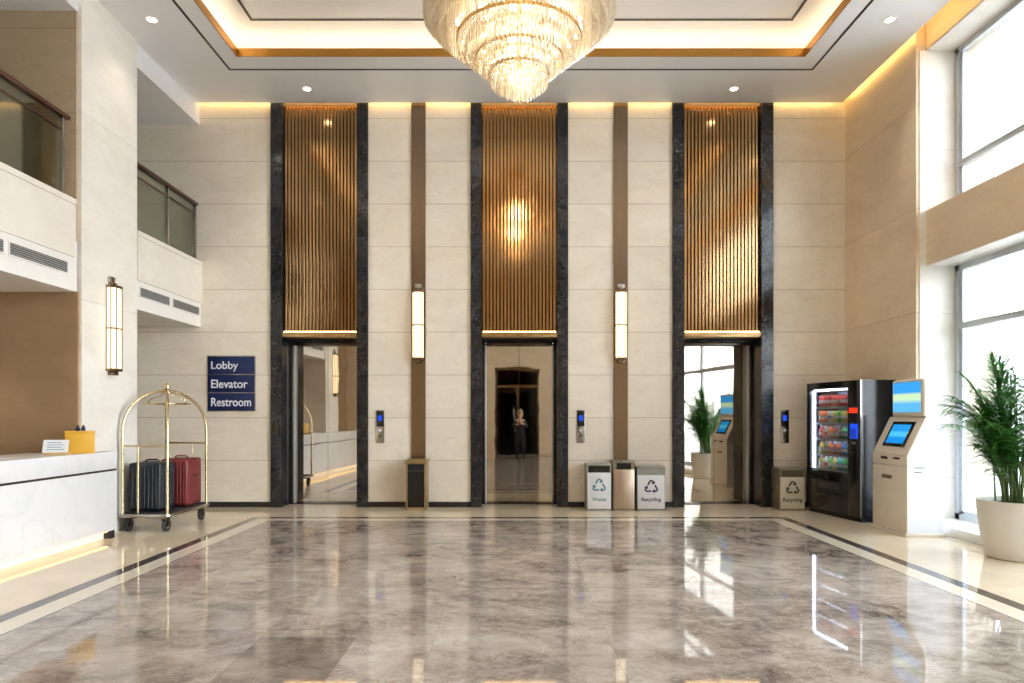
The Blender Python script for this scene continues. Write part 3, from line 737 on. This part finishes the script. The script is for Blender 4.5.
# ================================================================== VENDING MACHINE
VA = math.atan2(-1.14, .19)
VM = Matrix.Translation((4.305, 9.19, 0)) @ R(VA, 'Z')
g = thing('vending_machine', 'black drinks vending machine with lit glass front against the right wall', 'vending machine', (4.305, 9.19, 0), VA)
W = 1.15; hw = W/2; HV = 1.81
U = lambda u: -hw+u*W
wx0, wx1 = U(.055), U(.78); wz0, wz1 = .60, 1.72
b = MB(); D = .50
b.box(-hw, hw, .04, D, .05, wz0-.02).box(-hw, hw, .04, D, wz1+.02, HV, .0).box(-hw, wx0-.0, .04, D, wz0-.02, wz1+.02).box(wx1, hw, .04, D, wz0-.02, wz1+.02).box(wx0, wx1, D-.04, D, wz0-.02, wz1+.02)
b.build('cabinet', M_VENDSIDE, g)
f = MB(); f.box(-hw, wx0, 0, .045, .06, HV, .004).box(wx1, hw, 0, .045, .06, HV, .004).box(wx0-.01, wx1+.01, 0, .045, .06, wz0, .004).box(wx0-.01, wx1+.01, 0, .045, wz1, HV, .004)
f.build('front_door', M_BLACK, g)
MB().box(hw-.004, hw+.006, -.004, .01, .06, HV).build('edge_strip', M_STEEL, g)
MB().box(-hw+.02, hw-.02, .03, D-.02, 0, .055).build('plinth', M_BLACKM, g)
MB().box(wx0, wx1, .012, .018, wz0, wz1).build('glass_front', M_GLASS, g)
MB().box(wx0, wx1, D-.06, D-.045, wz0, wz1).build('inner_back', plain('vend_inner', (196, 204, 224), .5), g)
strip(wx0+.004, wx0+.03, .05, .07, wz0+.02, wz1-.02, G_WHITE, g); strip(wx0+.03, wx1-.01, .05, .07, wz1-.025, wz1-.005, G_WHITE, g)
shz = [1.475, 1.26, 1.045, .83, .62]
for z in shz:
    sh = MB().box(wx0+.035, wx1-.01, .07, D-.07, z-.02, z).build('shelf', M_DSTEEL, g)
    MB().box(wx0+.035, wx1-.01, .062, .07, z-.03, z+.005).build('price_rail', plain('rail_white', (214, 220, 236), .4) if 'rail_white' not in bpy.data.materials else bpy.data.materials['rail_white'], sh)
    strip(wx0+.05, wx1-.02, .075, .085, z-.028, z-.021, G_WHITE, sh)  # strip under each shelf, added to brighten the drinks
MB().box(U(.20), U(.66), -.006, .01, .33, .47, .006).build('delivery_flap', M_BLACKM, g)
MB().box(U(.24), U(.62), -.009, 0, .36, .44, .003).build('flap_window', plain('flap_dark', (52, 54, 58), .3), g)
MB().box(U(.83), U(.955), -.006, .01, 1.06, 1.25, .003).build('keypad_display', G_BLUE, g)
MB().box(U(.81), U(.95), -.006, .01, 1.39, 1.455, .003).build('price_display', G_RED, g)
kp = MB()
for r_ in range(4):
    for q in range(3): kp.box(U(.845)+q*.036, U(.845)+q*.036+.024, -.009, -.005, 1.075+r_*.03, 1.095+r_*.03)
kp.build('keypad_buttons', M_NAVY, g)
MB().box(U(.86), U(.92), -.008, .01, .99, 1.02, .003).build('coin_slot', M_STEEL, g)
MB().tube([(U(.87), -.012, .88), (U(.87), .01, .88)], .016, 16).build('lock', M_STEEL, g)

COLS = {'red': (220, 52, 40), 'orange': (240, 128, 48), 'green': (80, 170, 70), 'yellow': (238, 208, 84), 'white': (232, 228, 220), 'dark red': (150, 30, 40), 'blue': (70, 120, 200), 'teal': (60, 160, 160), 'brown': (120, 80, 60)}
CM = {k: plain('can_'+k.replace(' ', '_'), v, .35, var=.1) for k, v in COLS.items()}
SN = ['top', 'second', 'third', 'fourth', 'bottom']
rowc = [['red']*8, ['orange', 'orange', 'white', 'yellow', 'green', 'yellow', 'orange', 'orange'], ['red', 'white', 'orange', 'dark red', 'brown', 'green', 'teal', 'white'],
        ['yellow', 'green', 'orange', 'dark red', 'orange', 'blue', 'green', 'yellow'], ['yellow', 'white', 'green', 'yellow', 'teal', 'green', 'green', 'teal']]
protos = {}
for r_, z in enumerate(shz):
    for q, cn in enumerate(rowc[r_]):
        kind = 'can' if r_ in (0, 1) else 'bottle'
        x = wx0+.085+q*(wx1-wx0-.14)/7
        loc = VM @ Vector((x, .135, z+.0005)); lab = '%s drink %s on the %s shelf of the vending machine' % (cn, kind, SN[r_])
        key = (kind, cn)
        if key not in protos:
            t_ = thing('drink_'+kind, lab, kind, loc, VA)
            if kind == 'can':
                MB().lathe([(0, 0), (.027, 0), (.034, .010), (.034, .125), (.027, .138), (0, .138)], n=20).build('can_body', CM[cn], t_)
                MB().lathe([(.0345, .05), (.0347, .05), (.0347, .085), (.0345, .085)], n=20).build('label_band', CM['white' if cn != 'white' else 'blue'], t_)
                MB().lathe([(0, .1385), (.027, .1385), (.027, .142), (.022, .1425), (0, .1395)], n=20).build('can_lid', M_STEEL, t_)
            else:
                MB().lathe([(0, 0), (.03, 0), (.034, .008), (.034, .095), (.026, .125), (.013, .145), (.012, .152), (0, .152)], n=20).build('bottle_body', CM[cn], t_)
                MB().lathe([(.0345, .035), (.0348, .035), (.0348, .08), (.0345, .08)], n=20).build('label_band', CM['white' if cn != 'white' else 'red'], t_)
                MB().lathe([(0, .152), (.015, .152), (.015, .168), (0, .17)], n=16).build('cap', M_LETTER, t_)
            protos[key] = t_
        else:
            t_ = copy_tree(protos[key]); t_.location = loc
        t_.scale = (1.15, 1.15, 1.14 if kind == 'can' else 1.02)
        t_['label'] = lab; t_['group'] = '%s %ss on the %s shelf' % (cn, kind, SN[r_])

# ================================================================== KIOSK
g = thing('check_in_kiosk', 'white self-service kiosk with two blue screens beside the vending machine', 'kiosk', (4.42, 7.98, 0), -PI/2)
hw = .36
MB().box(-hw-.015, hw+.015, -.035, .42, 0, .035, .006).build('base_plate', M_KIOSKF, g)
prof = [(0, .035), (0, .90), (.215, 1.335), (.235, 1.355), (.40, 1.355), (.40, .035)]
b = MB()
b.prism(prof, -hw+.02, hw-.02, 'x'); body = b.build('body', M_KIOSKS, g)
fr = MB()
t_ = .016
n_ = Vector((-(1.335-.90), .215)).normalized()   # outward in (y,z)
def slab(p0, p1, x0, x1, th, proud=0, bev=.003):
    (y0, z0), (y1, z1) = p0, p1; d_ = Vector((y1-y0, z1-z0)); L_ = d_.length; a = math.atan2(d_.y, d_.x)
    Mx = T((0, y0, z0)) @ R(a, 'X')
    return dict(x0=x0, x1=x1, y0=0, y1=L_, z0=proud, z1=proud+th, bev=bev, M=Mx)
def add(mb, **k): mb.box(k['x0'], k['x1'], k['y0'], k['y1'], k['z0'], k['z1'], k['bev'], M=k['M']); return mb
fr.box(-hw, hw, -.016, .004, .04, .775, .004)
fr.build('lower_door', M_KIOSKF, g)
MB().box(-hw, hw, -.016, .004, .785, .90, .004).build('front_panel', M_KIOSKF, g)
add(MB(), **slab((-.004, .898), (.211, 1.333), -hw, hw, .016)).build('sloped_panel', M_KIOSKF, g)
s0 = slab((-.004, .898), (.211, 1.333), -.215, .235, .012, .014)
s0['y0'], s0['y1'] = .10, .42
add(MB(), **s0).build('screen_bezel', M_BLACK, g)
s1 = dict(s0); s1.update(x0=-.17, x1=.19, y0=.14, y1=.38, z0=.0262, z1=.0275, bev=0)
b_ = add(MB(), **s1).build('touch_screen', G_SCR2, g)
MB().box(-.275, .345, .17, .235, 1.34, 1.775, .028, 3).build('upper_display', M_KIOSKF, g)
MB().box(-.24, .31, .165, .172, 1.395, 1.742, .002).build('upper_screen', G_SCR1, g)
MB().box(-.17, -.03, -.021, -.012, .845, .875, .002).build('card_slot', M_BLACK, g)
MB().box(.09, .22, -.021, -.012, .855, .875, .002).build('ticket_slot', M_BLACK, g)
MB().box(-.15, .06, -.021, -.012, .62, .665, .003).build('receipt_slot', M_BINTRIM, g)
MB().box(hw-.021, hw-.016, .08, .19, .765, .772).box(hw-.021, hw-.016, .08, .16, .715, .722).build('side_vents', M_DSTEEL, g)

# ================================================================== PALM
g = thing('potted_palm', 'tall green palm in a white tapered pot by the window', 'potted plant', (4.82, 6.5, 0))
MB().lathe([(0, 0), (.255, 0), (.268, .012), (.30, .18), (.325, .36), (.338, .535), (.335, .55), (.318, .55), (.315, .50), (0, .50)], n=56).build('pot', M_POT, g)
MB().lathe([(0, .515), (.1, .52), (.2, .51), (.314, .505)], n=32).build('soil', M_SOIL, g)
rnd = random.Random(11)
fol = bmesh.new()
def leaflet(base, d, L, w, droop):
    d = d.normalized(); side = d.cross(Vector((0, 0, 1)))
    if side.length < .01: side = Vector((1, 0, 0))
    side.normalize(); up = side.cross(d)
    prev = None; n = 5
    for k in range(n+1):
        u = k/n; p = base+d*L*u+Vector((0, 0, -droop*u*u*L)); ww = w*math.sin(PI*min(1, .12+u*.86))**.8*.5
        if k == n: ww = .0004
        a, b2, c2 = fol.verts.new(p+side*ww), fol.verts.new(p+up*(-ww*.35)), fol.verts.new(p-side*ww)
        if prev:
            fol.faces.new((prev[0], prev[1], b2, a)); fol.faces.new((prev[1], prev[2], c2, b2))
        prev = (a, b2, c2)
NS = 46
for i in range(NS):
    a = rnd.uniform(0, 2*PI) if i % 3 else rnd.uniform(PI*.6, PI*1.4); r0 = rnd.uniform(.02, .2)
    base = Vector((r0*math.cos(a), r0*math.sin(a), .51)); L = rnd.uniform(.95, 1.5); lean = rnd.uniform(.06, .5)
    if i % 5 == 0: lean = rnd.uniform(.5, .8)
    if i % 8 == 0: L = rnd.uniform(.55, .8)
    dirh = Vector((math.cos(a+rnd.uniform(-.5, .5)), math.sin(a+rnd.uniform(-.5, .5)), 0))
    dirh.x = min(dirh.x, .35) if rnd.random() < .5 else min(dirh.x, .5)
    dirh.x = max(dirh.x, -.5)
    if i % 6 == 2:      # long fronds arching towards the hall
        dirh = Vector((-.8, rnd.uniform(-.5, .35), 0)); L = rnd.uniform(.8, 1.25); lean = rnd.uniform(.5, .72)
    pts = []; n = 14
    for k in range(n+1):
        u = k/n; out = lean*(.25*u+.75*u**2.2)*L*.9; up_ = L*(u-.22*lean*u**3.0)
        if u > .7: up_ -= L*lean*.5*(u-.7)**2*2
        pts.append(base+dirh*out+Vector((0, 0, up_)))
    MB().tube(pts, [.008*(1-.75*k/n)+.0012 for k in range(n+1)], 6).build('stem', M_STEM, g)
    # pinnate leaflets along the upper part
    m = 30
    for k in range(m):
        u = .36+.64*k/(m-1); f_ = u*n; j = min(int(f_), n-1); p = pts[j].lerp(pts[j+1], f_-j); t = (pts[j+1]-pts[j]).normalized()
        sd = t.cross(Vector((0, 0, 1))); sd = sd.normalized() if sd.length > .05 else Vector((-dirh.y, dirh.x, 0)).normalized()
        for s in (-1, 1):
            d_ = (sd*s*rnd.uniform(.8, 1.1)+t*(.55+.5*(k/m))+Vector((0, 0, rnd.uniform(-.1, .15))))
            leaflet(p, d_, (.30*math.sin(PI*(.22+.66*k/(m-1)))+.04)*rnd.uniform(.85, 1.15), 0.017*rnd.uniform(.8, 1.2), rnd.uniform(.15, .6))
    leaflet(pts[-1], (pts[-1]-pts[-2]), .17, .016, .5)
# keep the crown clear of the pane
for v in fol.verts:
    if v.co.x < -.5: v.co.x = -.5+(v.co.x+.5)*.45
    if v.co.x > .5: v.co.x = .5+(v.co.x-.5)*.1
me = bpy.data.meshes.new('foliage'); fol.to_mesh(me); fol.free(); me.materials.append(M_LEAF)
for p in me.polygons: p.use_smooth = True
o = bpy.data.objects.new('foliage', me); col.objects.link(o); o.parent = g

# ================================================================== PHOTOGRAPHER (seen only as the small reflection in the middle doors)
g = thing('person', 'standing person in dark clothes reflected in the middle elevator doors', 'person', (.24, -.42, 0))
def skin(name, verts, edges, rad, mat, parent, root=0, sub=2):
    me = bpy.data.meshes.new(name); me.from_pydata([Vector(v) for v in verts], edges, []); me.update()
    o = bpy.data.objects.new(name, me); col.objects.link(o); o.parent = parent
    o.modifiers.new('s', 'SKIN'); sv = me.skin_vertices[0].data
    for i, r in enumerate(rad):
        sv[i].radius = r if isinstance(r, tuple) else (r, r); sv[i].use_root = (i == root)
    m = o.modifiers.new('u', 'SUBSURF'); m.levels = m.render_levels = sub
    me.materials.append(mat); return o
V = [(0, 0, .78), (0, 0, .92), (0, .0, 1.10), (0, 0, 1.22), (0, .0, 1.275), (0, .01, 1.33), (0, .02, 1.40), (0, .02, 1.46),
     (-.085, 0, .72), (-.10, .02, .42), (-.105, 0, .08), (-.11, .09, .035), (.085, 0, .72), (.10, .02, .42), (.105, 0, .08), (.11, .09, .035),
     (-.15, 0, 1.19), (-.21, .02, .98), (-.13, .20, 1.06), (-.09, .24, 1.08), (.15, 0, 1.19), (.21, .02, .98), (.10, .20, 1.10), (.06, .24, 1.12)]
E = [(0, 1), (1, 2), (2, 3), (3, 4), (4, 5), (5, 6), (6, 7), (0, 8), (8, 9), (9, 10), (10, 11), (0, 12), (12, 13), (13, 14), (14, 15), (3, 16), (16, 17), (17, 18), (18, 19), (3, 20), (20, 21), (21, 22), (22, 23)]
Rd = [(.13, .09), (.115, .085), (.135, .095), (.11, .08), (.045, .045), (.05, .05), (.072, .085), (.055, .06),
      (.082, .082), (.055, .055), (.038, .038), (.035, .03), (.082, .082), (.055, .055), (.038, .038), (.035, .03),
      (.055, .055), (.04, .04), (.028, .028), (.022, .022), (.055, .055), (.04, .04), (.028, .028), (.022, .022)]
skin('body', V, E, Rd, M_SKIN, g)
k_ = 1.14
cl_i = list(range(0, 4))+[8, 9, 10, 11, 12, 13, 14, 15, 16, 17, 18, 20, 21, 22]
mp_ = {v: i for i, v in enumerate(cl_i)}
skin('clothing', [V[i] for i in cl_i], [(mp_[a], mp_[b]) for a, b in E if a in mp_ and b in mp_], [(Rd[i][0]*k_, Rd[i][1]*k_) for i in cl_i], M_CLOTH, g)
hr = MB().lathe([(0, .115), (.05, .105), (.082, .06), (.088, 0), (.075, -.08), (.06, -.12), (0, -.12)], (0, 0, 0), 20, M=T((0, -.022, 1.425)) @ Matrix.Diagonal((1, .9, 1, 1))).build('hair', M_HAIR, g)
for sx in (-1, 1):
    MB().lathe([(0, -.01), (.010, 0), (0, .01)], (sx*.03, .10, 1.40), 10).build('eye', M_BLACK, g)
    base = Vector(V[19 if sx < 0 else 23])
    for q in range(4):
        MB().tube([base+Vector((sx*-.006, .01, .018-q*.014)), base+Vector((-sx*.03, .045, .02-q*.014)), base+Vector((-sx*.05, .03, .018-q*.014))], [.009, .008, .006], 8).build('finger', M_SKIN, g)
    MB().tube([base+Vector((0, 0, .02)), base+Vector((-sx*.02, .01, .05)), base+Vector((-sx*.035, .02, .06))], [.010, .009, .007], 8).build('thumb', M_SKIN, g)
MB().prism([(-.012, 1.375), (.012, 1.375), (.004, 1.41), (-.004, 1.41)], .09, .125, 'y').build('nose', M_SKIN, g)
MB().box(-.02, .02, .095, .106, 1.352, 1.358).build('mouth', plain('lips', (150, 90, 80), .5), g)
MB().box(-.06, .06, .03, .14, 0, .03, .01, M=T((-.11, 0, 0))).box(-.06, .06, .03, .14, 0, .03, .01, M=T((.11, 0, 0))).build('shoes', M_BLACKM, g)

# ================================================================== OUTSIDE
struct(MB().box(5.9, 40, -30, 40, -.3, -.12), 'ground_outside', M_PAVE)
b = thing('building', 'pale stone building faintly seen through the upper window', 'building', (26, 18, -.12))
MB().box(0, 8, -20, 9, 0, 12).build('facade', M_EXT, b)
for q in range(3):
    for zz in (1.2, 4.6, 8.0): MB().box(-.05, .05, -14+q*8, -10+q*8, zz, zz+2).build('window', M_ALU, b)

# ================================================================== LIGHT, CAMERA
w = bpy.data.worlds.new('World'); scn.world = w; w.use_nodes = True
nt = w.node_tree; nt.nodes.clear(); bg = nt.nodes.new('ShaderNodeBackground'); wo = nt.nodes.new('ShaderNodeOutputWorld')
tcw = nt.nodes.new('ShaderNodeTexCoord'); sp = nt.nodes.new('ShaderNodeSeparateXYZ'); rp = nt.nodes.new('ShaderNodeValToRGB')
nt.links.new(tcw.outputs['Generated'], sp.inputs[0]); nt.links.new(sp.outputs['Z'], rp.inputs[0])
rp.color_ramp.elements[0].color = (.93, .95, 1, 1); rp.color_ramp.elements[1].color = (.72, .84, 1, 1)
nt.links.new(rp.outputs[0], bg.inputs[0]); bg.inputs[1].default_value = 15.5; nt.links.new(bg.outputs[0], wo.inputs[0])

cam = bpy.data.cameras.new('Camera'); co = bpy.data.objects.new('Camera', cam); col.objects.link(co)
co.location = (0, 0, 1.35); co.rotation_euler = (PI/2, 0, 0); cam.sensor_width = 36; cam.lens = 36*683/1024; cam.shift_y = 74.5/1024
cam.clip_end = 200; cam.clip_start = .05
scn.camera = co
scn.view_settings.view_transform = 'Standard'; scn.view_settings.look = 'None'; scn.view_settings.gamma = 1; scn.view_settings.use_curve_mapping = False
scn.view_settings.exposure = 0.27
cy = scn.cycles
cy.use_denoising = True; cy.max_bounces = 12; cy.diffuse_bounces = 6; cy.glossy_bounces = 6; cy.transmission_bounces = 8; cy.transparent_max_bounces = 24
cy.sample_clamp_indirect = 6; cy.caustics_reflective = False; cy.caustics_refractive = False
